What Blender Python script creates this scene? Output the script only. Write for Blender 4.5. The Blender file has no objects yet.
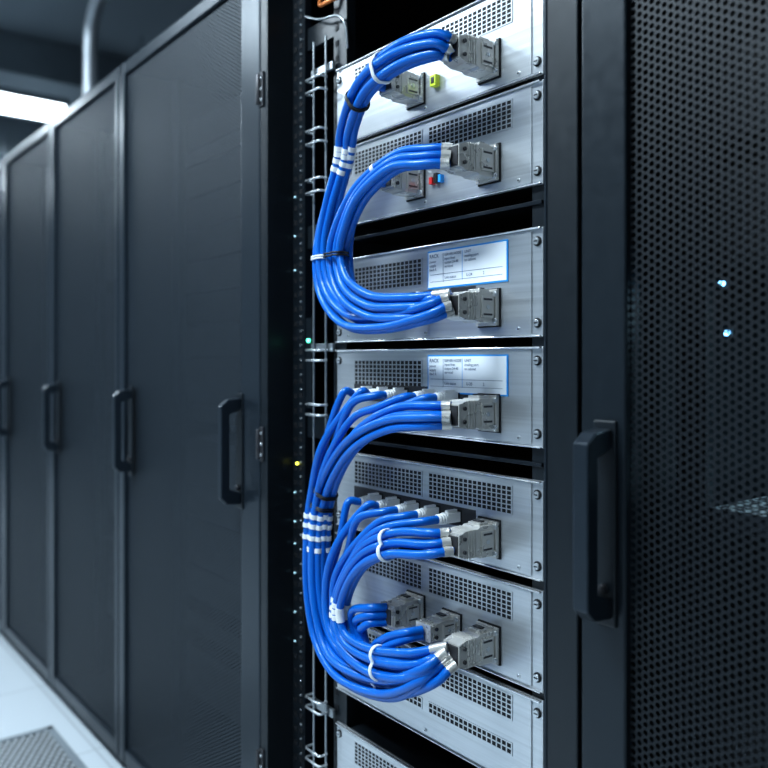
import bpy, bmesh, math, random
from mathutils import Vector, Matrix
random.seed(7)
D = bpy.data
scene = bpy.context.scene
try:
    scene.view_settings.view_transform='Standard'
    scene.view_settings.exposure=0.0
except Exception as e: print(e)
try:
    scene.view_settings.look='Medium High Contrast'
except Exception as e: print(e)

# ---------------------------------------------------------------- materials
def new_mat(name, col, metallic=0.0, rough=0.5, noise=0.0, nscale=(40,40,40), bump=0.0, emit=None, estr=0, coat=0.0, spec=0.5):
    m = D.materials.new(name); m.use_nodes = True
    nt = m.node_tree; b = nt.nodes['Principled BSDF']
    b.inputs['Base Color'].default_value = (*col, 1)
    b.inputs['Metallic'].default_value = metallic
    b.inputs['Roughness'].default_value = rough
    b.inputs['Specular IOR Level'].default_value = spec
    if coat:
        b.inputs['Coat Weight'].default_value = coat; b.inputs['Coat Roughness'].default_value = 0.08
    if emit:
        b.inputs['Emission Color'].default_value = (*emit, 1)
        b.inputs['Emission Strength'].default_value = estr
    if noise or bump:
        tc = nt.nodes.new('ShaderNodeTexCoord')
        mp = nt.nodes.new('ShaderNodeMapping'); mp.inputs['Scale'].default_value = nscale
        nz = nt.nodes.new('ShaderNodeTexNoise'); nz.inputs['Scale'].default_value = 1.0; nz.inputs['Detail'].default_value = 4
        nt.links.new(tc.outputs['Object'], mp.inputs['Vector']); nt.links.new(mp.outputs['Vector'], nz.inputs['Vector'])
        if noise:
            mr = nt.nodes.new('ShaderNodeMapRange')
            mr.inputs['To Min'].default_value = 1-noise; mr.inputs['To Max'].default_value = 1+noise
            nt.links.new(nz.outputs['Fac'], mr.inputs['Value'])
            vm = nt.nodes.new('ShaderNodeVectorMath'); vm.operation = 'SCALE'
            vm.inputs[0].default_value = col
            nt.links.new(mr.outputs['Result'], vm.inputs['Scale'])
            nt.links.new(vm.outputs['Vector'], b.inputs['Base Color'])
            mr2 = nt.nodes.new('ShaderNodeMapRange')
            mr2.inputs['To Min'].default_value = rough*0.8; mr2.inputs['To Max'].default_value = min(1, rough*1.2)
            nt.links.new(nz.outputs['Fac'], mr2.inputs['Value'])
            nt.links.new(mr2.outputs['Result'], b.inputs['Roughness'])
        if bump:
            bp = nt.nodes.new('ShaderNodeBump'); bp.inputs['Strength'].default_value = bump; bp.inputs['Distance'].default_value = 0.001
            nt.links.new(nz.outputs['Fac'], bp.inputs['Height']); nt.links.new(bp.outputs['Normal'], b.inputs['Normal'])
    return m

M = {}
M['black'] = new_mat('black_powder_coat', (0.007,0.011,0.015), 0.1, 0.38, 0.15, (60,60,60), 0.1)
M['frame'] = new_mat('door_frame_coat', (0.021,0.030,0.040), 0.35, 0.32, 0.12, (50,50,50), 0.08)
M['frame_d'] = new_mat('door_frame_coat_shaded', (0.012,0.018,0.024), 0.3, 0.34, 0.12, (50,50,50), 0.08)  # darker copy of the frame coat, right side's dimmer light put into colour
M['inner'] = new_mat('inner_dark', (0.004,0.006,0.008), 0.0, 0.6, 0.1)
M['alu'] = new_mat('brushed_aluminium', (0.55,0.575,0.60), 0.76, 0.31, 0.20, (2.5,60,240), 0.14)
M['aluedge'] = new_mat('aluminium_edge_highlight', (0.82,0.84,0.86), 0.8, 0.22, 0.06)  # lip colour lightened to paint in the bright edge highlight
M['steel'] = new_mat('dark_steel_lid', (0.025,0.032,0.04), 0.6, 0.35, 0.2, (20,20,20))
M['grille'] = new_mat('grille_void', (0.004,0.005,0.007), 0.0, 0.7, 0.05)
M['conn'] = new_mat('die_cast_zinc', (0.60,0.59,0.56), 0.5, 0.28, 0.04, (30,30,30))
M['conn_d'] = new_mat('connector_dark_metal', (0.07,0.07,0.075), 0.6, 0.4, 0.1)
M['blue'] = new_mat('blue_cable_jacket', (0.0015,0.125,0.50), 0.0, 0.36, 0.06, (30,30,30), 0, coat=0.25, spec=0.28)
M['white'] = new_mat('white_plastic', (0.74,0.76,0.76), 0.0, 0.45, 0.05)
M['tie'] = new_mat('black_tie', (0.01,0.01,0.012), 0.0, 0.4, 0.05)
M['label'] = new_mat('label_paper', (0.80,0.84,0.87), 0.0, 0.5, 0.03, spec=0.3)
M['lblue'] = new_mat('label_border_blue', (0.02,0.30,0.75), 0.0, 0.4, 0.03)
M['ink'] = new_mat('label_ink', (0.06,0.10,0.17), 0.0, 0.6, 0.05)
M['chrome'] = new_mat('zinc_rod', (0.60,0.63,0.65), 0.8, 0.28, 0.05)
M['rod'] = new_mat('manager_rod', (0.34,0.37,0.39), 0.8, 0.3, 0.05)
M['ledw'] = new_mat('led_blue', (0.2,0.5,1), 0, 0.4, emit=(0.22,0.60,1), estr=9)
M['leds'] = new_mat('led_small', (0.5,0.8,0.9), 0, 0.4, emit=(0.5,0.85,1), estr=1.0)
M['ledg'] = new_mat('led_green', (0.1,0.8,0.5), 0, 0.4, emit=(0.1,1,0.55), estr=6)
M['ledy'] = new_mat('led_yellow', (0.8,0.8,0.1), 0, 0.4, emit=(0.9,0.9,0.1), estr=3)
M['yellow'] = new_mat('latch_yellow', (0.55,0.65,0.04), 0, 0.4, 0.03)
M['red'] = new_mat('latch_red', (0.6,0.03,0.03), 0, 0.4, 0.03)
M['bluehose'] = new_mat('coolant_hose_glow', (0.01,0.12,0.3), 0, 0.25, emit=(0.02,0.25,0.7), estr=0.15)  # faint blue glow put into the hose for its light strip
M['copper'] = new_mat('copper_lead', (0.6,0.2,0.06), 0.4, 0.35, 0.05)
M['lamp'] = new_mat('lamp_diffuser', (0.9,0.95,1), 0, 0.5, emit=(0.82,0.92,1.0), estr=10)
M['ceil'] = new_mat('ceiling_paint', (0.24,0.28,0.31), 0, 0.8, 0.1, (3,3,3))
M['wall'] = new_mat('wall_paint', (0.19,0.22,0.25), 0, 0.7, 0.05, (3,3,3))
M['duct'] = new_mat('galvanised_duct', (0.24,0.275,0.30), 0.3, 0.45, 0.2, (6,6,6))
M['conduit'] = new_mat('conduit_steel', (0.36,0.39,0.42), 0.5, 0.35, 0.1)

def floor_mat():
    m = D.materials.new('floor_tiles'); m.use_nodes = True; nt = m.node_tree; b = nt.nodes['Principled BSDF']
    tc = nt.nodes.new('ShaderNodeTexCoord')
    br = nt.nodes.new('ShaderNodeTexBrick'); br.offset = 0.0
    br.inputs['Scale'].default_value = 1.0
    br.inputs['Brick Width'].default_value = 0.6; br.inputs['Row Height'].default_value = 0.6
    br.inputs['Mortar Size'].default_value = 0.003
    br.inputs['Color1'].default_value = (0.56,0.61,0.65,1); br.inputs['Color2'].default_value = (0.54,0.59,0.63,1)
    br.inputs['Mortar'].default_value = (0.38,0.41,0.44,1)
    nt.links.new(tc.outputs['Object'], br.inputs['Vector'])
    nt.links.new(br.outputs['Color'], b.inputs['Base Color'])
    b.inputs['Roughness'].default_value = 0.35
    return m
M['floor'] = floor_mat()

def perforated(name, col, pitch, r, metallic=0.3, rough=0.45, plane='XZ'):
    m = D.materials.new(name); m.use_nodes = True; nt = m.node_tree; b = nt.nodes['Principled BSDF']
    b.inputs['Base Color'].default_value = (*col,1); b.inputs['Metallic'].default_value = metallic
    b.inputs['Roughness'].default_value = rough
    out = nt.nodes['Material Output']
    tc = nt.nodes.new('ShaderNodeTexCoord'); sp = nt.nodes.new('ShaderNodeSeparateXYZ'); cb = nt.nodes.new('ShaderNodeCombineXYZ')
    nt.links.new(tc.outputs['Object'], sp.inputs[0])
    nt.links.new(sp.outputs[plane[0]], cb.inputs[0]); nt.links.new(sp.outputs[plane[1]], cb.inputs[1])
    s3 = math.sqrt(3)
    sc = nt.nodes.new('ShaderNodeVectorMath'); sc.operation='MULTIPLY'; sc.inputs[1].default_value=(1/(pitch*s3),1/pitch,0)
    nt.links.new(cb.outputs[0], sc.inputs[0])
    ds=[]
    for sh in (0.0,0.5):
        a = nt.nodes.new('ShaderNodeVectorMath'); a.operation='ADD'; a.inputs[1].default_value=(sh+1000,sh+1000,0)
        f = nt.nodes.new('ShaderNodeVectorMath'); f.operation='FRACTION'
        s = nt.nodes.new('ShaderNodeVectorMath'); s.operation='SUBTRACT'; s.inputs[1].default_value=(.5,.5,0)
        k = nt.nodes.new('ShaderNodeVectorMath'); k.operation='MULTIPLY'; k.inputs[1].default_value=(s3,1,0)
        l = nt.nodes.new('ShaderNodeVectorMath'); l.operation='LENGTH'
        nt.links.new(sc.outputs[0],a.inputs[0]); nt.links.new(a.outputs[0],f.inputs[0]); nt.links.new(f.outputs[0],s.inputs[0])
        nt.links.new(s.outputs[0],k.inputs[0]); nt.links.new(k.outputs[0],l.inputs[0]); ds.append(l)
    mn = nt.nodes.new('ShaderNodeMath'); mn.operation='MINIMUM'
    nt.links.new(ds[0].outputs['Value'],mn.inputs[0]); nt.links.new(ds[1].outputs['Value'],mn.inputs[1])
    lt = nt.nodes.new('ShaderNodeMath'); lt.operation='LESS_THAN'; lt.inputs[1].default_value=r
    nt.links.new(mn.outputs[0],lt.inputs[0])
    tr = nt.nodes.new('ShaderNodeBsdfTransparent'); mx = nt.nodes.new('ShaderNodeMixShader')
    nt.links.new(lt.outputs[0],mx.inputs[0]); nt.links.new(b.outputs[0],mx.inputs[1]); nt.links.new(tr.outputs[0],mx.inputs[2])
    nt.links.new(mx.outputs[0],out.inputs['Surface'])
    return m
M['mesh'] = perforated('perforated_door_sheet',(0.024,0.034,0.045),0.0085,0.31,0.2,0.5)
M['mesh2'] = perforated('coarse_shaded_door_sheet',(0.007,0.0105,0.0145),0.0095,0.34,0.2,0.5)  # sheet colour darkened to put the right doors' weaker light into it
M['tileperf'] = perforated('perforated_tile_sheet',(0.40,0.43,0.45),0.022,0.33,plane='XY')
M['shelfperf'] = perforated('perforated_shelf_sheet',(0.6,0.65,0.68),0.016,0.3,plane='XY')

# ---------------------------------------------------------------- mesh builder
class MB:
    def __init__(s): s.bm=bmesh.new(); s.mats=[]
    def mi(s,k):
        if k not in s.mats: s.mats.append(k)
        return s.mats.index(k)
    def box(s,x0,x1,y0,y1,z0,z1,k):
        i=s.mi(k)
        r=bmesh.ops.create_cube(s.bm,size=1.0,matrix=Matrix.Translation(((x0+x1)/2,(y0+y1)/2,(z0+z1)/2))@Matrix.Diagonal((abs(x1-x0),abs(y1-y0),abs(z1-z0),1)))
        for v in r['verts']:
            for f in v.link_faces: f.material_index=i
    def cyl(s,p0,p1,r,k,seg=16,r2=None):
        i=s.mi(k); p0=Vector(p0);p1=Vector(p1);d=p1-p0
        rot=d.to_track_quat('Z','Y').to_matrix().to_4x4()
        q=bmesh.ops.create_cone(s.bm,cap_ends=True,segments=seg,radius1=r,radius2=r if r2 is None else r2,depth=d.length,matrix=Matrix.Translation((p0+p1)/2)@rot)
        for v in q['verts']:
            for f in v.link_faces: f.material_index=i; f.smooth=len(f.verts)==4
    def prism(s,pts,a0,a1,axis,k):
        i=s.mi(k); A=[];B=[]
        for p in pts:
            if axis=='X': A.append(s.bm.verts.new((a0,p[0],p[1])));B.append(s.bm.verts.new((a1,p[0],p[1])))
            elif axis=='Z': A.append(s.bm.verts.new((p[0],p[1],a0)));B.append(s.bm.verts.new((p[0],p[1],a1)))
            else: A.append(s.bm.verts.new((p[0],a0,p[1])));B.append(s.bm.verts.new((p[0],a1,p[1])))
        fs=[s.bm.faces.new(A),s.bm.faces.new(B[::-1])]
        n=len(pts)
        for j in range(n): fs.append(s.bm.faces.new((A[j],B[j],B[(j+1)%n],A[(j+1)%n])))
        for f in fs: f.material_index=i
    def quad(s,vs,k):
        f=s.bm.faces.new([s.bm.verts.new(v) for v in vs]); f.material_index=s.mi(k)
    def done(s,name,parent=None,bevel=0,seg=2):
        bmesh.ops.recalc_face_normals(s.bm,faces=s.bm.faces)
        me=D.meshes.new(name); s.bm.to_mesh(me); s.bm.free()
        for k in s.mats: me.materials.append(M[k])
        o=D.objects.new(name,me); scene.collection.objects.link(o)
        if parent: o.parent=parent
        if bevel:
            b=o.modifiers.new('bevel','BEVEL'); b.width=bevel; b.segments=seg; b.limit_method='ANGLE'; b.angle_limit=math.radians(40)
        return o
def empty(name):
    o=D.objects.new(name,None); scene.collection.objects.link(o); o.empty_display_size=0.1; return o
def curve(name,paths,r,mat,parent=None,cyclic=False,res=4):
    c=D.curves.new(name,'CURVE'); c.dimensions='3D'; c.bevel_depth=r; c.bevel_resolution=res; c.use_fill_caps=True
    for p in paths:
        sp=c.splines.new('POLY'); sp.points.add(len(p)-1)
        for i,v in enumerate(p): sp.points[i].co=(v[0],v[1],v[2],1)
        sp.use_cyclic_u=cyclic; sp.use_smooth=True
    c.materials.append(M[mat])
    o=D.objects.new(name,c); scene.collection.objects.link(o)
    if parent: o.parent=parent
    return o
def text(s,x,y,z,size,parent,mat='ink'):
    c=D.curves.new('printed_text','FONT'); c.body=s; c.size=size; c.space_line=1.05; c.offset=size*0.006
    c.materials.append(M[mat])
    o=D.objects.new('printed_text',c); scene.collection.objects.link(o)
    o.location=(x,y,z); o.rotation_euler=(math.pi/2,0,0); o.parent=parent
    return o
def catmull(pts,n=10):
    P=[Vector(p) for p in pts]; P=[P[0]*2-P[1]]+P+[P[-1]*2-P[-2]]
    out=[]
    for i in range(1,len(P)-2):
        p0,p1,p2,p3=P[i-1:i+3]
        for j in range(n):
            t=j/n
            out.append(0.5*((2*p1)+(-p0+p2)*t+(2*p0-5*p1+4*p2-p3)*t*t+(-p0+3*p1-3*p2+p3)*t**3))
    out.append(P[-2]); return out

# ---------------------------------------------------------------- room shell
XL,XR,YB,YF,ZC=-9.0,3.2,-2.8,3.6,3.1
m=MB(); m.box(XL,XR,YB,YF,-0.1,0,'floor'); m.done('floor')
m=MB(); m.box(XL,XR,YB,YF,ZC,ZC+0.1,'ceil'); m.done('ceiling')
m=MB(); m.box(XL-0.1,XL,YB,YF,0,ZC,'wall'); m.done('wall_left')
m=MB(); m.box(XR,XR+0.1,YB,YF,0,ZC,'wall'); m.done('wall_right')
m=MB(); m.box(XL,XR,YF,YF+0.1,0,ZC,'wall'); m.done('wall_back')
m=MB(); m.box(XL,XR,YB-0.1,YB,0,ZC,'wall'); m.done('wall_front')

# ---------------------------------------------------------------- racks
H=2.02
def handle(parent,xc,zc=0.983,L=0.225,w=0.012):
    m=MB(); z0=zc-L/2; z1=zc+L/2
    m.box(xc-w-0.005,xc+w+0.005,-0.004,0.002,z0-0.010,z1+0.010,'black')
    prof=[(-0.004,z1),(-0.034,z1-0.003),(-0.050,z1-0.016),(-0.050,z0+0.016),(-0.036,z0+0.003),(-0.004,z0),
          (-0.004,z0+0.024),(-0.030,z0+0.034),(-0.030,z1-0.034),(-0.004,z1-0.024)]
    m.prism(prof,xc-w,xc+w,'X','frame')
    m.cyl((xc,-0.012,z0+0.035),(xc,-0.002,z0+0.035),0.006,'conn_d')
    return m.done('door_handle',parent,0.0025)
def cabinet(parent,x0,x1,y0=0.034):
    m=MB(); g=0.002
    m.box(x0+g,x0+0.022,y0,1.05,0.0,H,'black'); m.box(x1-0.022,x1-g,y0,1.05,0.0,H,'black')
    m.box(x0+0.022,x1-0.022,y0,1.05,H-0.03,H,'black'); m.box(x0+0.022,x1-0.022,y0,1.05,0.0,0.07,'black')
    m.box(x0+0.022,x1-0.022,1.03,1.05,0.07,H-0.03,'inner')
    return m.done('cabinet_shell',parent,0.002)
def door(parent,x0,x1,fw0=0.045,fw1=0.045,mesh='mesh',fr='frame'):
    m=MB(); g=0.003; zb=0.05; zt=H-0.012
    m.box(x0+g,x0+fw0,0,0.032,zb,zt,fr); m.box(x1-fw1,x1-g,0,0.032,zb,zt,fr)
    m.box(x0+fw0,x1-fw1,0.001,0.03,zt-0.035,zt,fr); m.box(x0+fw0,x1-fw1,0.001,0.03,zb,zb+0.04,fr)
    m.done('door_frame',parent,0.004,3)
    m=MB(); m.quad([(x0+fw0,0.010,zb+0.04),(x1-fw1,0.010,zb+0.04),(x1-fw1,0.010,zt-0.035),(x0+fw0,0.010,zt-0.035)],mesh)
    m.done('perforated_panel',parent)
    m=MB()
    m.box(x0+0.05,x0+0.09,0.14,0.16,0.08,H-0.04,'black'); m.box(x1-0.09,x1-0.05,0.14,0.16,0.08,H-0.04,'black')
    m.done('mounting_rails',parent)
bounds=[-4.92,-4.26,-3.60,-2.93,-2.27,-1.61,-0.8025]
for i in range(len(bounds)-1,0,-1):
    x0,x1=bounds[i-1],bounds[i]
    r=empty('server_rack')
    cabinet(r,x0,x1)
    near = (i==len(bounds)-1)
    door(r,x0,x1,0.045,0.085 if near else 0.03)
    handle(r,x0+0.10,w=0.010)
    if near: handle(r,x1-0.084,w=0.009)
    m=MB()
    z=0.15
    while z<1.85:
        h=random.choice([0.045,0.09,0.09,0.135])
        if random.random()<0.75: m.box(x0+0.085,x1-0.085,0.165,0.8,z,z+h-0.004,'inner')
        z+=h
    m.done('installed_equipment',r,0.001)
for (x0,x1) in ((0.001,0.80),(0.802,1.60)):
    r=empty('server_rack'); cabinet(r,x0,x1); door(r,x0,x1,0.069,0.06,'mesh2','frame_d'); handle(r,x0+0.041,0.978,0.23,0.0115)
    if x0<0.5:
        m=MB()
        for z in (0.25,0.42,0.60,1.30,1.46,1.66):
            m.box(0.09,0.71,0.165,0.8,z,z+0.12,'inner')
        m.done('installed_equipment',r,0.002)
        m=MB()
        m.quad([(0.09,0.13,0.985),(0.71,0.13,0.985),(0.71,0.8,0.985),(0.09,0.8,0.985)],'shelfperf')
        m.box(0.09,0.71,0.125,0.13,0.965,0.99,'steel')
        m.done('vented_shelf',r)
        m=MB()
        for (x,z) in ((0.115,1.272),(0.122,1.21)):
            m.cyl((x,0.142,z),(x,0.135,z),0.0035,'ledw',12)
            m.box(x-0.006,x+0.006,0.139,0.142,z-0.006,z+0.006,'black')
        m.done('status_leds',r)
        m=MB(); m.box(0.25,0.65,0.30,0.33,1.282,1.298,'steel'); m.box(0.26,0.64,0.305,0.325,1.279,1.282,'ledw'); m.done('added_shelf_light',r)  # light bar added to make the shelf visible through the mesh
        l=D.lights.new('added_shelf_lamp','AREA'); l.shape='RECTANGLE'; l.size=0.38; l.size_y=0.02; l.energy=1.8; l.color=(0.6,0.88,1.0)  # area light of the added bar above the shelf
        lo=D.objects.new('added_shelf_lamp',l); scene.collection.objects.link(lo); lo.parent=r; lo.location=(0.45,0.315,1.276)

# open rack
rackA=empty('server_rack')
m=MB()
x0,x1=-0.8015,-0.001
m.box(x0,-0.777,0,1.05,0,H,'black')
m.box(-0.054,x1,0.0,0.05,0,H,'black')
m.box(-0.0545,-0.050,-0.002,0.052,0,H,'frame')
m.box(-0.03,x1,0.05,1.05,0,H,'black')
m.box(-0.777,-0.03,0.06,1.05,H-0.03,H,'black'); m.box(-0.777,-0.054,0.0,0.06,H-0.05,H,'black')
m.box(-0.777,-0.03,0.0,1.05,0,0.07,'black'); m.box(-0.777,-0.03,1.03,1.05,0.07,H-0.03,'inner')
m.done('cabinet_shell',rackA,0.003,3)
m=MB()
m.box(-0.777,-0.7275,0.060,0.075,0.07,H-0.05,'black')
m.box(-0.777,-0.773,0.0,0.06,0.07,H-0.05,'black')
m.box(-0.632,-0.590,0.0645,0.085,0.07,H-0.05,'black')
m.box(-0.132,-0.092,0.0645,0.085,0.07,H-0.05,'black')
z=0.12
while z<1.95:
    m.box(-0.768,-0.757,0.0592,0.0605,z,z+0.010,'grille')
    m.box(-0.748,-0.736,0.0592,0.0605,z+0.002,z+0.012,'grille')
    m.cyl((-0.742,0.058,z+0.020),(-0.742,0.0605,z+0.020),0.0022,'chrome',8)
    m.box(-0.626,-0.616,0.0635,0.066,z,z+0.010,'grille')
    z+=0.0296
m.done('punched_rails',rackA)
m=MB()
for z in (1.727,1.005,0.35):
    m.box(-0.800,-0.786,-0.004,0.0,z-0.035,z+0.035,'conn_d')
    m.cyl((-0.801,-0.006,z-0.03),(-0.801,-0.006,z+0.03),0.005,'conn_d')
    for dz in (-0.022,0,0.022): m.cyl((-0.792,-0.006,z+dz),(-0.792,-0.003,z+dz),0.0035,'chrome',10)
m.done('door_hinges',rackA,0.0008)
m=MB()
for z in (1.80,1.40,1.02,0.62,0.30):
    m.box(-0.7275,-0.632,0.066,0.082,z,z+0.045,'black')
m.done('rail_braces',rackA,0.001)
m=MB()
m.box(-0.722,-0.700,0.058,0.066,1.08,1.26,'black')
m.cyl((-0.71,0.058,1.215),(-0.71,0.055,1.215),0.0038,'ledg',10)
m.cyl((-0.752,0.0585,0.965),(-0.752,0.0555,0.965),0.003,'ledy',10)
for z in (1.51,1.43,1.36,0.905,0.845,0.80,0.74,0.66,0.60): m.cyl((-0.7625,0.0592,z),(-0.7625,0.0565,z),0.0016,'leds',8)
m.done('indicator_lamps',rackA)

# cable manager
cm=empty('cable_manager')
paths=[[(-0.680,0.050,0.20),(-0.680,0.050,1.80)],[(-0.638,0.050,0.20),(-0.638,0.050,1.80)]]
curve('vertical_rods',paths,0.0024,'rod',cm)
rings=[]
for zc in (1.72,1.695,1.62,1.595,1.525,1.50,1.195,1.175,1.09,1.07,0.52,0.50,0.42,0.40,0.36):
    rings.append([(-0.684,0.050,zc),(-0.684,0.036,zc),(-0.680,0.032,zc),(-0.638,0.032,zc),(-0.634,0.036,zc),(-0.634,0.050,zc)])
curve('d_rings',rings,0.0024,'chrome',cm)
m=MB()
for zc in (1.74,1.20,0.50): m.box(-0.695,-0.620,0.053,0.060,zc-0.008,zc+0.008,'rod')
m.done('manager_brackets',cm,0.001)

# ---------------------------------------------------------------- servers
SX0,SX1=-0.615,-0.108
FY=0.060
CX=-0.210
def grille(m,xa,xb,za,zb,nc,nr):
    m.box(xa,xb,FY-0.0028,FY-0.0022,za,zb,'grille')
    w=(xb-xa)/nc; h=(zb-za)/nr
    for i in range(nc+1):
        x=xa+i*w; m.box(x-w*0.11,x+w*0.11,FY-0.0034,FY-0.0022,za-0.001,zb+0.001,'alu')
    for j in range(nr+1):
        z=za+j*h; m.box(xa-0.001,xb+0.001,FY-0.0033,FY-0.0022,z-h*0.12,z+h*0.12,'alu')
def connector(m,x,z,L=0.080,w=0.017,h=0.023):
    yf=FY-0.002
    m.box(x-w-0.006,x+w+0.006,yf-0.003,yf,z-h-0.006,z+h+0.006,'grille')
    m.box(x-w-0.004,x+w+0.0045,yf-0.009,yf-0.002,z-h-0.004,z+h+0.004,'conn')
    y1=yf-0.008; y0=yf-L
    m.prism([(y1,z-h),(y1,z+h),(y1-0.030,z+h),(y1-0.034,z+h*0.88),(y0+0.014,z+h*0.88),(y0+0.004,z+h*0.72),(y0,z+h*0.70),
             (y0,z-h*0.70),(y0+0.004,z-h*0.72),(y0+0.014,z-h*0.88),(y1-0.034,z-h*0.88),(y1-0.030,z-h)],x-w,x+w,'X','conn')
    for yy in (y1-0.038,y1-0.043,y1-0.048,y1-0.053):
        m.box(x-w-0.0012,x+w+0.0012,yy-0.0013,yy+0.0013,z-h*0.84,z+h*0.92,'conn')
    m.box(x+w,x+w+0.0025,y1-0.028,y1-0.004,z-h*0.70,z+h*0.70,'conn')
    m.box(x+w+0.002,x+w+0.0030,y1-0.025,y1-0.007,z-h*0.55,z-h*0.42,'conn_d')
    m.box(x+w+0.002,x+w+0.0030,y1-0.025,y1-0.007,z+h*0.42,z+h*0.55,'conn_d')
    m.cyl((x+w+0.002,y1-0.016,z),(x+w+0.0036,y1-0.016,z),0.0035,'chrome',12)
    m.box(x-w*0.7,x+w*0.7,y1-0.026,y1-0.006,z+h,z+h+0.004,'conn')
    m.box(x-w*0.5,x+w*0.5,y1-0.020,y1-0.012,z+h+0.003,z+h+0.006,'conn_d')
    for sz in (-1,1):
        m.cyl((x+w+0.0015,yf-0.012,z+sz*h*0.86),(x+w+0.0015,yf-0.007,z+sz*h*0.86),0.0042,'chrome',10)
        m.cyl((x+w,y0+0.010,z+sz*h*0.42),(x+w+0.003,y0+0.010,z+sz*h*0.42),0.003,'conn_d',10)
    m.box(x-w*0.85,x+w*0.85,y0-0.002,y0+0.002,z-h*0.6,z+h*0.6,'conn_d')
def rj45(m,x,z):
    m.box(x-0.011,x+0.011,FY-0.004,FY-0.002,z-0.011,z+0.011,'grille')
    m.box(x-0.008,x+0.008,FY-0.030,FY-0.003,z-0.007,z+0.008,'white')
    m.box(x-0.003,x+0.003,FY-0.027,FY-0.006,z+0.008,z+0.012,'white')
    for k in range(3): m.cyl((x,FY-0.031-k*0.005,z),(x,FY-0.0345-k*0.005,z),0.0094-k*0.0005,'white',12)
    m.cyl((x,FY-0.030,z),(x,FY-0.046,z),0.0078,'white',12)
def label(m,zt,par,unit):
    xa,xb=-0.350,-0.172; z1=zt-0.011; z0=zt-0.073; y=FY-0.0030
    m.box(xa,xb,y-0.0006,FY-0.002,z0,z1,'lblue')
    m.box(xa+0.0024,xb-0.0024,y-0.0011,y,z0+0.0024,z1-0.0024,'label')
    yy=y-0.0015
    def bar(x,z,w,h,k='ink'): m.box(x,x+w,yy,y-0.001,z,z+h,k)
    bar(xa+0.038,z0+0.010,0.0006,0.046); bar(xa+0.082,z0+0.010,0.0006,0.046,'lblue')
    bar(xa+0.008,z0+0.0225,0.160,0.0006,'ink'); bar(xa+0.008,z0+0.011,0.160,0.0005,'ink')
    ty=yy-0.0004
    text("RACK",xa+0.006,ty,z1-0.012,0.0085,par)
    text("power\nsupply\nfeed A",xa+0.006,ty,z1-0.020,0.0062,par)
    text("SERVER NODE\ninput lines\noutput 24-48\nserviced",xa+0.042,ty,z1-0.011,0.0060,par)
    text("UNIT\ncooling port\nto cabinet",xa+0.088,ty,z1-0.011,0.0062,par)
    text("Link status",xa+0.042,ty,z0+0.0145,0.0062,par)
    text(unit,xa+0.092,ty,z0+0.0145,0.0065,par); text("2",xa+0.128,ty,z0+0.0145,0.0065,par)
def server(zb,zt,kind,feat,unit='U-14'):
    zb+=0.0018; zt-=0.0018
    s=empty('rack_server')
    m=MB()
    m.box(SX0,SX1,FY,FY+0.004,zb,zt,'alu')
    m.box(SX0+0.018,SX1-0.020,FY-0.0022,FY+0.001,zb+0.004,zt-0.004,'alu')
    m.box(SX0+0.002,SX1-0.002,FY-0.006,FY+0.002,zt-0.0030,zt-0.0003,'aluedge')
    m.box(SX0+0.002,SX1-0.002,FY-0.005,FY+0.002,zb+0.0003,zb+0.0026,'aluedge')
    m.done('faceplate',s,0.0010)
    m=MB(); m.box(SX0+0.032,SX1-0.032,FY+0.004,0.70,zb+0.003,zt-0.003,'steel'); m.done('chassis',s,0.001)
    m=MB()
    g1,g0=zt-0.014,zt-0.055
    if kind=='label':
        grille(m,-0.554,-0.366,zt-0.064,zt-0.020,17,6); label(m,zt,s,unit)
    elif kind=='low':
        grille(m,-0.554,-0.366,zt-0.046,zt-0.010,18,5); grille(m,-0.348,-0.165,zt-0.046,zt-0.010,18,5)
        grille(m,-0.554,-0.366,zb+0.045,zb+0.062,18,2); grille(m,-0.348,-0.165,zb+0.045,zb+0.062,18,2)
    else:
        grille(m,-0.554,-0.366,g0,g1,18,6); grille(m,-0.348,-0.165,g0,g1,18,6)
    m.done('vent_grilles',s)
    m=MB(); zc=zb+0.0455
    for x in (SX1-0.010,SX0+0.009):
        for z in (zb+0.020,zt-0.020):
            m.cyl((x,FY+0.001,z),(x,FY-0.0015,z),0.0072,'grille',14)
            m.cyl((x,FY-0.0012,z),(x,FY-0.0045,z),0.0050,'chrome',12)
            m.box(x-0.0034,x+0.0034,FY-0.0050,FY-0.0044,z-0.0009,z+0.0009,'grille')
    for x in (-0.575,-0.357,-0.152):
        m.cyl((x,FY-0.002,zb+0.012),(x,FY-0.0036,zb+0.012),0.0032,'chrome',10)
        m.cyl((x,FY-0.0034,zb+0.012),(x,FY-0.0039,zb+0.012),0.0014,'grille',6)
    if 'R' in feat: connector(m,CX,zc)
    if 'L' in feat: connector(m,-0.380,zc+feat['L'],0.066,0.017,0.020)
    if 'M' in feat: connector(m,-0.292,zc+0.006,0.060,0.016,0.015)
    if 'J' in feat:
        m.box(-0.555,-0.240,FY-0.0035,FY-0.002,zc+0.006,zc+0.036,'conn_d')
        for x in feat['J']: rj45(m,x,zc+0.021)
    if 'Y' in feat: m.box(-0.335,-0.322,FY-0.012,FY-0.002,zc-0.006,zc+0.012,'yellow'); m.box(-0.332,-0.325,FY-0.013,FY-0.012,zc-0.002,zc+0.008,'tie')
    if 'P' in feat: m.box(-0.340,-0.333,FY-0.010,FY-0.002,zc-0.008,zc+0.003,'red'); m.box(-0.329,-0.321,FY-0.010,FY-0.002,zc-0.008,zc+0.008,'tie'); m.box(-0.318,-0.312,FY-0.010,FY-0.002,zc-0.008,zc+0.004,'lblue')
    m.done('ports_and_fasteners',s,0.0010,2)
    return s
J4=[-0.500,-0.455,-0.410,-0.335,-0.285]
J5=[-0.480,-0.430,-0.380,-0.330,-0.280]
J3=[-0.44,-0.41,-0.35]
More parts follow.
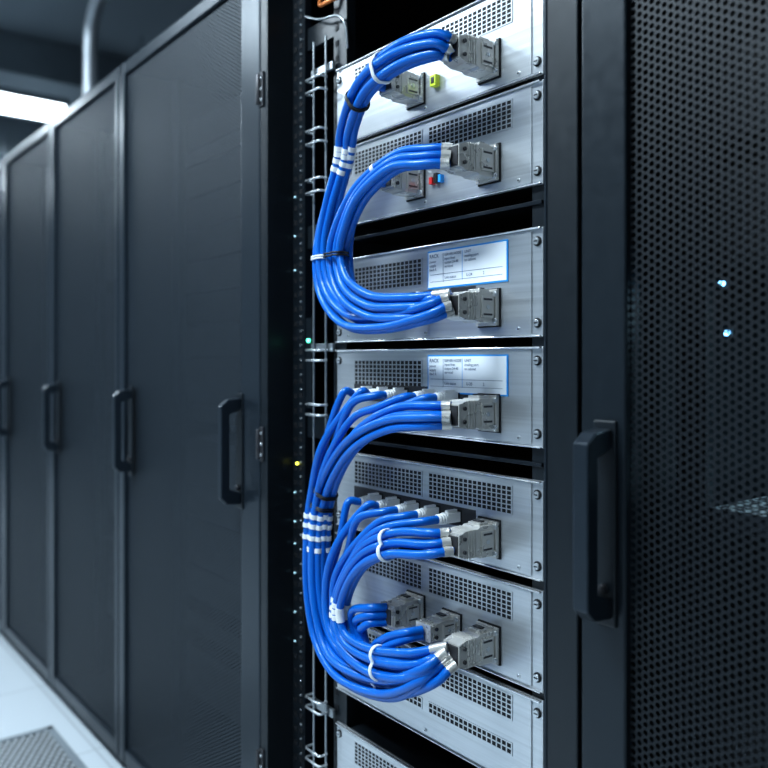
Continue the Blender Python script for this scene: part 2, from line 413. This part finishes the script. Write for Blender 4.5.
server(1.5785,1.729,'std',{'R':1,'L':0,'Y':1})
server(1.423,1.574,'std',{'R':1,'L':0,'P':1})
server(1.207,1.3667,'label',{'R':1,'J':J3},'U-24')
server(1.049,1.197,'label',{'R':1,'J':J4},'U-20')
server(0.861,1.0065,'std',{'R':1,'J':J5})
server(0.703,0.851,'std',{'R':1,'L':0.010,'M':1})
server(0.550,0.696,'low',{})
server(0.340,0.489,'std',{})
for zz in (1.3995,1.026):
    s=empty('rack_shelf'); m=MB()
    m.box(-0.585,-0.138,0.062,0.60,zz,zz+0.003,'steel'); m.box(-0.612,-0.111,0.0600,0.064,zz-0.002,zz+0.004,'steel')
    m.done('tray',s,0.0008)

# ---------------------------------------------------------------- cables
R=0.0067
def hexoff(n,sp=0.0142):
    c=[(0,0)]
    for ring in (1,2):
        for k in range(6*ring):
            a=2*math.pi*k/(6*ring)+0.35*ring
            c.append((math.cos(a)*sp*ring*1.18,math.sin(a)*sp*ring*0.88))
    return c[:n]
def bundle(pts,offs,s0=0.88,s1=0.88,n=10,twist=0.35,ph=0.0,rnd=0.0022):
    cl=catmull(pts,n); N=len(cl); res=[]
    fr=[]
    for i,p in enumerate(cl):
        t=(cl[min(i+1,N-1)]-cl[max(i-1,0)]).normalized()
        ref=Vector((0,1,0))
        if abs(t.dot(ref))>0.9:
            nn=fr[-1][1] if fr else Vector((0,0,1))
            nn=(nn-t*nn.dot(t)).normalized()
        else:
            nn=t.cross(ref).normalized()
        if not fr: nn=(Vector((0,0,1))-t*t.z).normalized() if abs(t.z)<0.9 else nn
        if fr and nn.dot(fr[-1][1])<0: nn=-nn
        bb=t.cross(nn).normalized(); fr.append((p,nn,bb))
    for o in offs:
        j1,j2=[random.uniform(-1,1) for _ in range(2)]
        path=[]
        for i,(p,nn,bb) in enumerate(fr):
            u=i/(N-1)
            e=min(1,u/0.15); f=min(1,(1-u)/0.15)
            sc=(s0+(1-s0)*e)*(s1+(1-s1)*f)
            a=twist*math.sin(u*math.pi*1.5+ph)
            x=o[0]*math.cos(a)-o[1]*math.sin(a); y=o[0]*math.sin(a)+o[1]*math.cos(a)
            w=min(1,u/0.15)*min(1,(1-u)/0.15)
            x+=rnd*w*math.sin(u*9+j1*6); y+=rnd*w*math.sin(u*8+j2*6)
            path.append(p+nn*x*sc+bb*y*sc)
        res.append(path)
    return res,fr
def sleeves(paths,idx,r=R*1.2,nm='white_clips',mat='white',parent=None,hl=0.0042):
    out=[]
    for p in paths:
        for k in idx:
            i=max(1,min(len(p)-2,int(k))); f=k-int(k)
            c=p[i].lerp(p[i+1],f); t=(p[i+1]-p[i-1]).normalized()
            out.append([c-t*hl,c+t*hl])
    curve(nm,out,r,mat,parent,res=3)
def tie(paths,k,nm,parent,rad=0.0017,mat='tie'):
    i=int(k); pts=[p[i] for p in paths]
    c=sum(pts,Vector())/len(pts)
    t=sum(((p[i+1]-p[i-1]).normalized() for p in paths),Vector()).normalized()
    a=t.cross(Vector((0,1,0))).normalized(); b=t.cross(a).normalized()
    loop=[]
    for q in range(28):
        d=a*math.cos(q*2*math.pi/28)+b*math.sin(q*2*math.pi/28)
        ext=max((x-c).dot(d) for x in pts)+R+0.001
        loop.append(c+d*ext)
    for dz in (-0.0022,0.0022):
        curve(nm,[[v+t*dz for v in loop]],rad,mat,parent,cyclic=True,res=2)
def boots(paths,parent,nm='strain_relief_boots'):
    out=[]
    for p in paths: out.append([p[0],p[2],p[4]])
    curve(nm,out,R*1.12,'conn',parent,res=3)

TY=-.022
TX=CX
A=[(TX,TY,1.627),(-.226,-.042,1.632),(-.2985,-.052,1.632),(-.398,-.037,1.618),(-.476,-.012,1.571),(-.505,0,1.527),(-.545,0,1.454),(-.572,0,1.3764),(-.555,-.002,1.303),(-.476,-.012,1.251),(-.348,-.035,1.240),(-.240,-.044,1.248),(TX,TY,1.2587)]
B=[(TX,TY,1.472),(-.240,-.046,1.475),(-.304,-.054,1.4796),(-.395,-.048,1.453),(-.449,-.042,1.4094),(-.479,-.038,1.3546),(-.449,-.042,1.296),(-.3734,-.046,1.2607),(-.269,-.054,1.253),(TX,TY,1.2587)]
C=[(TX,TY,1.096),(-.240,-.044,1.094),(-.3165,-.046,1.086),(-.415,-.034,1.054),(-.500,-.014,1.0058),(-.565,0,.939),(-.586,0,.863),(-.586,0,.752),(-.558,0,.679),(-.480,-.012,.6504),(-.341,-.032,.671),(-.235,-.048,.7194),(TX,TY,.747)]
Dp=[(TX,TY,.913),(-.235,-.048,.909),(-.310,-.052,.897),(-.387,-.049,.864),(-.446,-.042,.8095),(-.476,-.037,.751),(-.456,-.037,.703),(-.368,-.047,.6997),(-.269,-.054,.7234),(TX,TY,.747)]

cb=empty('network_cable_bundle')
pa,_=bundle(A,hexoff(7),n=10)
extraF=[(-.380,-.008,1.625),(-.392,-.032,1.622),(-.45,-.018,1.580),(-.488,-.004,1.527),(-.530,.0,1.454),(-.560,0,1.3764),(-.542,-.004,1.306),(-.470,-.010,1.262),(-.40,.0,1.254),(-.35,.02,1.268)]
pf,_=bundle(extraF,[(0.006,0),(-0.006,0.003)])
pb,_=bundle(B,hexoff(5),n=10,ph=1.0)
extraG=[(-.380,-.008,1.470),(-.40,-.032,1.462),(-.45,-.028,1.41),(-.475,-.02,1.35),(-.45,-.025,1.29),(-.40,-.015,1.268),(-.43,.018,1.270)]
pg,_=bundle(extraG,[(0.007,0),(-0.006,0.003)])
curve('patch_cables',pa+pf+pb+pg,R,'blue',cb)
boots(pa+pb,cb); boots([p[::-1] for p in pa+pb],cb)
sleeves(pa,[46.5,48.5,50.5,52.5],parent=cb); sleeves(pf,[27.5,29.5,31.5],parent=cb)
sleeves(pb[1:3],[26],parent=cb)
tie(pa,33,'cable_tie',cb); tie(pb,50,'cable_tie',cb); tie(pa,72,'cable_tie',cb,mat='white')
tie(pa,24,'cable_tie',cb,mat='white')

cc=empty('network_cable_bundle')
pc,_=bundle(C,hexoff(6),n=10)
pd,_=bundle(Dp,hexoff(5),n=10,ph=1.0)
pj=[]
for q,x in enumerate(J4):
    o=-0.018+q*0.0105; oy=(-0.013 if q%2 else 0.002)
    z=1.0508+0.0665
    P=[(x,.014,z),(x-0.004,-0.006,z-0.001)]
    if x>-0.45: P.append((x-0.050,-0.020,z-0.018))
    if x>-0.36: P.append((x-0.115,-0.024,z-0.040))
    P+=[(-.532+o,-.010+oy,1.022-o*.8),(-.578+o,-.004+oy,.939),(-.594+o,-.004+oy,.863),(-.594+o,-.004+oy,.752),(-.561+o,-.006+oy,.670+o*.3),(-.48+o*.3,-.018+oy,.641+o),(-.341,-.035+oy,.664+o),(-.240,-.049+oy*.5,.714+o*.5),(TX-.005,TY,.744)]
    pj.append(catmull(P,10))
nj4=len(pj)
for q,x in enumerate(J5[:4]):
    o=-0.018+q*0.0115; oy=(-0.010 if q%2 else 0.006)
    z=0.8628+0.0665
    P=[(x,.014,z),(x-0.006,-0.008,z-0.001)]
    if x>-0.42: P.append((x-0.052,-0.026,z-0.018))
    P+=[(-.478+o,-.022+oy,.855-o*.8),(-.508+o,-.024+oy,.785),(-.494+o,-.024+oy,.712+o*.2),(-.40+o*.3,-.03+oy,.687+o),(-.285,-.045+oy*.5,.707+o),(TX-.005,TY,.742)]
    pj.append(catmull(P,10))
x=J5[4]; z=0.8628+0.0665
pj.append(catmull([(x,.014,z),(x-.006,-.012,z-.001),(-.34,-.034,.915),(-.40,-.032,.885),(-.455,-.026,.835),(-.482,-.022,.77),(-.470,-.018,.715),(-.40,-.022,.700)],10))
pe=[]
for q in range(3):
    o=(2-q)*0.0155; zs=.774-q*.0125
    P=[(-.380,-.006,zs),(-.394,-.030,zs),(-.414-o*.75,-.032,zs-.014),(-.424-o*.95,-.022,.730),(-.408-o*.75,-.022,.704-o*.5),(-.35,-.028,.702-o*.6),(-.27,-.040,.720-o*.5),(TX-.005,TY,.745)]
    pe.append(catmull(P,10))
for q in range(2):
    P=[(-.292,-.006,.760-q*.009),(-.302,-.030,.758-q*.010),(-.335,-.036,.745-q*.014),(-.375,-.030,.722-q*.014),(-.41,-.016,.700-q*.012),(-.47,-.004,.68-q*.01)]
    pe.append(catmull(P,10))
curve('patch_cables',pc+pd+pj+pe,R,'blue',cc)
boots(pc+pd,cc); boots([p[::-1] for p in pc+pd],cc)
sleeves(pc,[56.5,58.7,61,63],parent=cc)
for p in pj[:nj4]:
    L=len(p)-1; k0=L-70
    sleeves([p],[k0+6.5,k0+8.7,k0+11],parent=cc)
sleeves(pd,[48.0,50,52],parent=cc)
tie(pc,50,'cable_tie',cc); tie(pc,54,'cable_tie',cc); tie(pd,72,'cable_tie',cc,mat='white'); tie(pc,98,'cable_tie',cc,mat='white')
tie(pd,22,'cable_tie',cc,mat='white')

# small interior items
hs=empty('coolant_hose')
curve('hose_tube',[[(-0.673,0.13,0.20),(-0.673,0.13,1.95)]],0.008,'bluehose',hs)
m=MB()
for z in (0.42,0.50,1.72,1.80,1.86): m.cyl((-0.673,0.13,z-0.006),(-0.673,0.13,z+0.006),0.0115,'tie')
m.done('hose_clamps',hs)
gl=empty('ground_lead')
curve('copper_wire',[catmull([(-0.69,0.09,1.93),(-0.66,0.05,1.868),(-0.63,0.05,1.862),(-0.58,0.08,1.88)],8)],0.004,'copper',gl)
curve('steel_hook',[catmull([(-0.71,0.05,1.86),(-0.66,0.05,1.838),(-0.60,0.05,1.825),(-0.58,0.055,1.80),(-0.58,0.06,1.76)],8)],0.0025,'rod',gl)

# ---------------------------------------------------------------- ceiling items
def fixture(x0,x1,y0,y1,z=2.9):
    f=empty('ceiling_light_fixture'); m=MB()
    m.box(x0-0.02,x1+0.02,y0-0.02,y1+0.02,z+0.01,z+0.06,'duct')
    m.box(x0,x1,y0,y1,z,z+0.012,'lamp')
    for xx in (x0+0.05,x1-0.05):
        for yy in (y0+0.1,y1-0.1): m.cyl((xx,yy,z+0.05),(xx,yy,ZC),0.006,'conduit',8)
    m.done('fixture_body',f)
    l=D.lights.new('lamp_light','AREA'); l.shape='RECTANGLE'; l.size=x1-x0; l.size_y=y1-y0; l.color=(0.76,0.90,1.0)
    lo=D.objects.new('lamp_light',l); scene.collection.objects.link(lo); lo.parent=f
    lo.location=((x0+x1)/2,(y0+y1)/2,z-0.01)
    return l
l=fixture(-5.4,-5.0,-1.1,0.87); l.energy=65
l=fixture(-3.2,-2.0,-1.45,-1.15); l.energy=38
l=fixture(-1.3,-0.1,-1.45,-1.15); l.energy=80
l=fixture(0.3,1.5,-2.3,-2.0); l.energy=12  # unseen fixture added as frontal fill for the server faces
l=fixture(-7.8,-7.4,-1.1,0.87); l.energy=60

p=empty('overhead_conduit_pipe')
curve('bent_pipe',[catmull([(-2.76,0.3,2.02),(-2.76,0.3,2.25),(-2.76,0.3,2.50),(-2.72,0.3,2.60),(-2.62,0.3,2.66),(-2.4,0.3,2.67),(-1.6,0.3,2.67),(0.5,0.3,2.67)],10)],0.03,'conduit',p,res=6)
m=MB()
for x in (-2.2,-1.0,0.2):
    m.cyl((x,0.3,2.67),(x,0.3,ZC),0.006,'conduit')
m.cyl((-2.76,0.3,2.02),(-2.76,0.3,2.05),0.05,'conduit')
m.done('pipe_hangers',p)
m=MB()
m.box(-4.7,-4.4,-2.8,3.6,2.86,3.1,'duct'); m.done('ceiling_beam',None,0.01)
m=MB()
m.box(-6.6,-6.2,-2.8,3.6,2.8,3.1,'duct'); m.done('ceiling_beam',None,0.01)
ct=empty('overhead_cable_tray'); m=MB()
m.box(-8.5,0.8,0.70,0.72,2.45,2.53,'duct'); m.box(-8.5,0.8,1.0,1.02,2.45,2.53,'duct')
x=-8.4
while x<0.8: m.box(x,x+0.03,0.72,1.0,2.46,2.48,'duct'); x+=0.3
for x in (-8,-6,-4,-2,0): m.cyl((x,0.71,2.5),(x,0.71,ZC),0.005,'duct',8); m.cyl((x,1.01,2.5),(x,1.01,ZC),0.005,'duct',8)
m.done('tray_ladder',ct)

# perforated floor tile
ft=empty('perforated_floor_tile'); m=MB()
a0,a1,b0,b1=-2.03,-1.43,-0.66,-0.06
m.box(a0,a1,b0,b1,0.0005,0.002,'inner')
for (xa,xb,ya,yb) in ((a0,a1,b0,b0+0.02),(a0,a1,b1-0.02,b1),(a0,a0+0.02,b0,b1),(a1-0.02,a1,b0,b1)): m.box(xa,xb,ya,yb,0.002,0.008,'duct')
m.quad([(a0,b0,0.006),(a1,b0,0.006),(a1,b1,0.006),(a0,b1,0.006)],'tileperf')
m.done('tile_grate',ft)

# ---------------------------------------------------------------- world + camera
w=D.worlds.new('world'); scene.world=w; w.use_nodes=True
w.node_tree.nodes['Background'].inputs[0].default_value=(0.02,0.03,0.04,1)
cam=D.cameras.new('camera'); co=D.objects.new('camera',cam); scene.collection.objects.link(co)
co.location=(0.6425,-0.819,1.176); co.rotation_euler=(math.pi/2,0,math.radians(51.7))
cam.sensor_width=36; cam.lens=37.64; cam.shift_y=-0.03125; cam.clip_start=0.02
cam.dof.use_dof=True; cam.dof.focus_distance=1.25; cam.dof.aperture_fstop=2.6
scene.camera=co
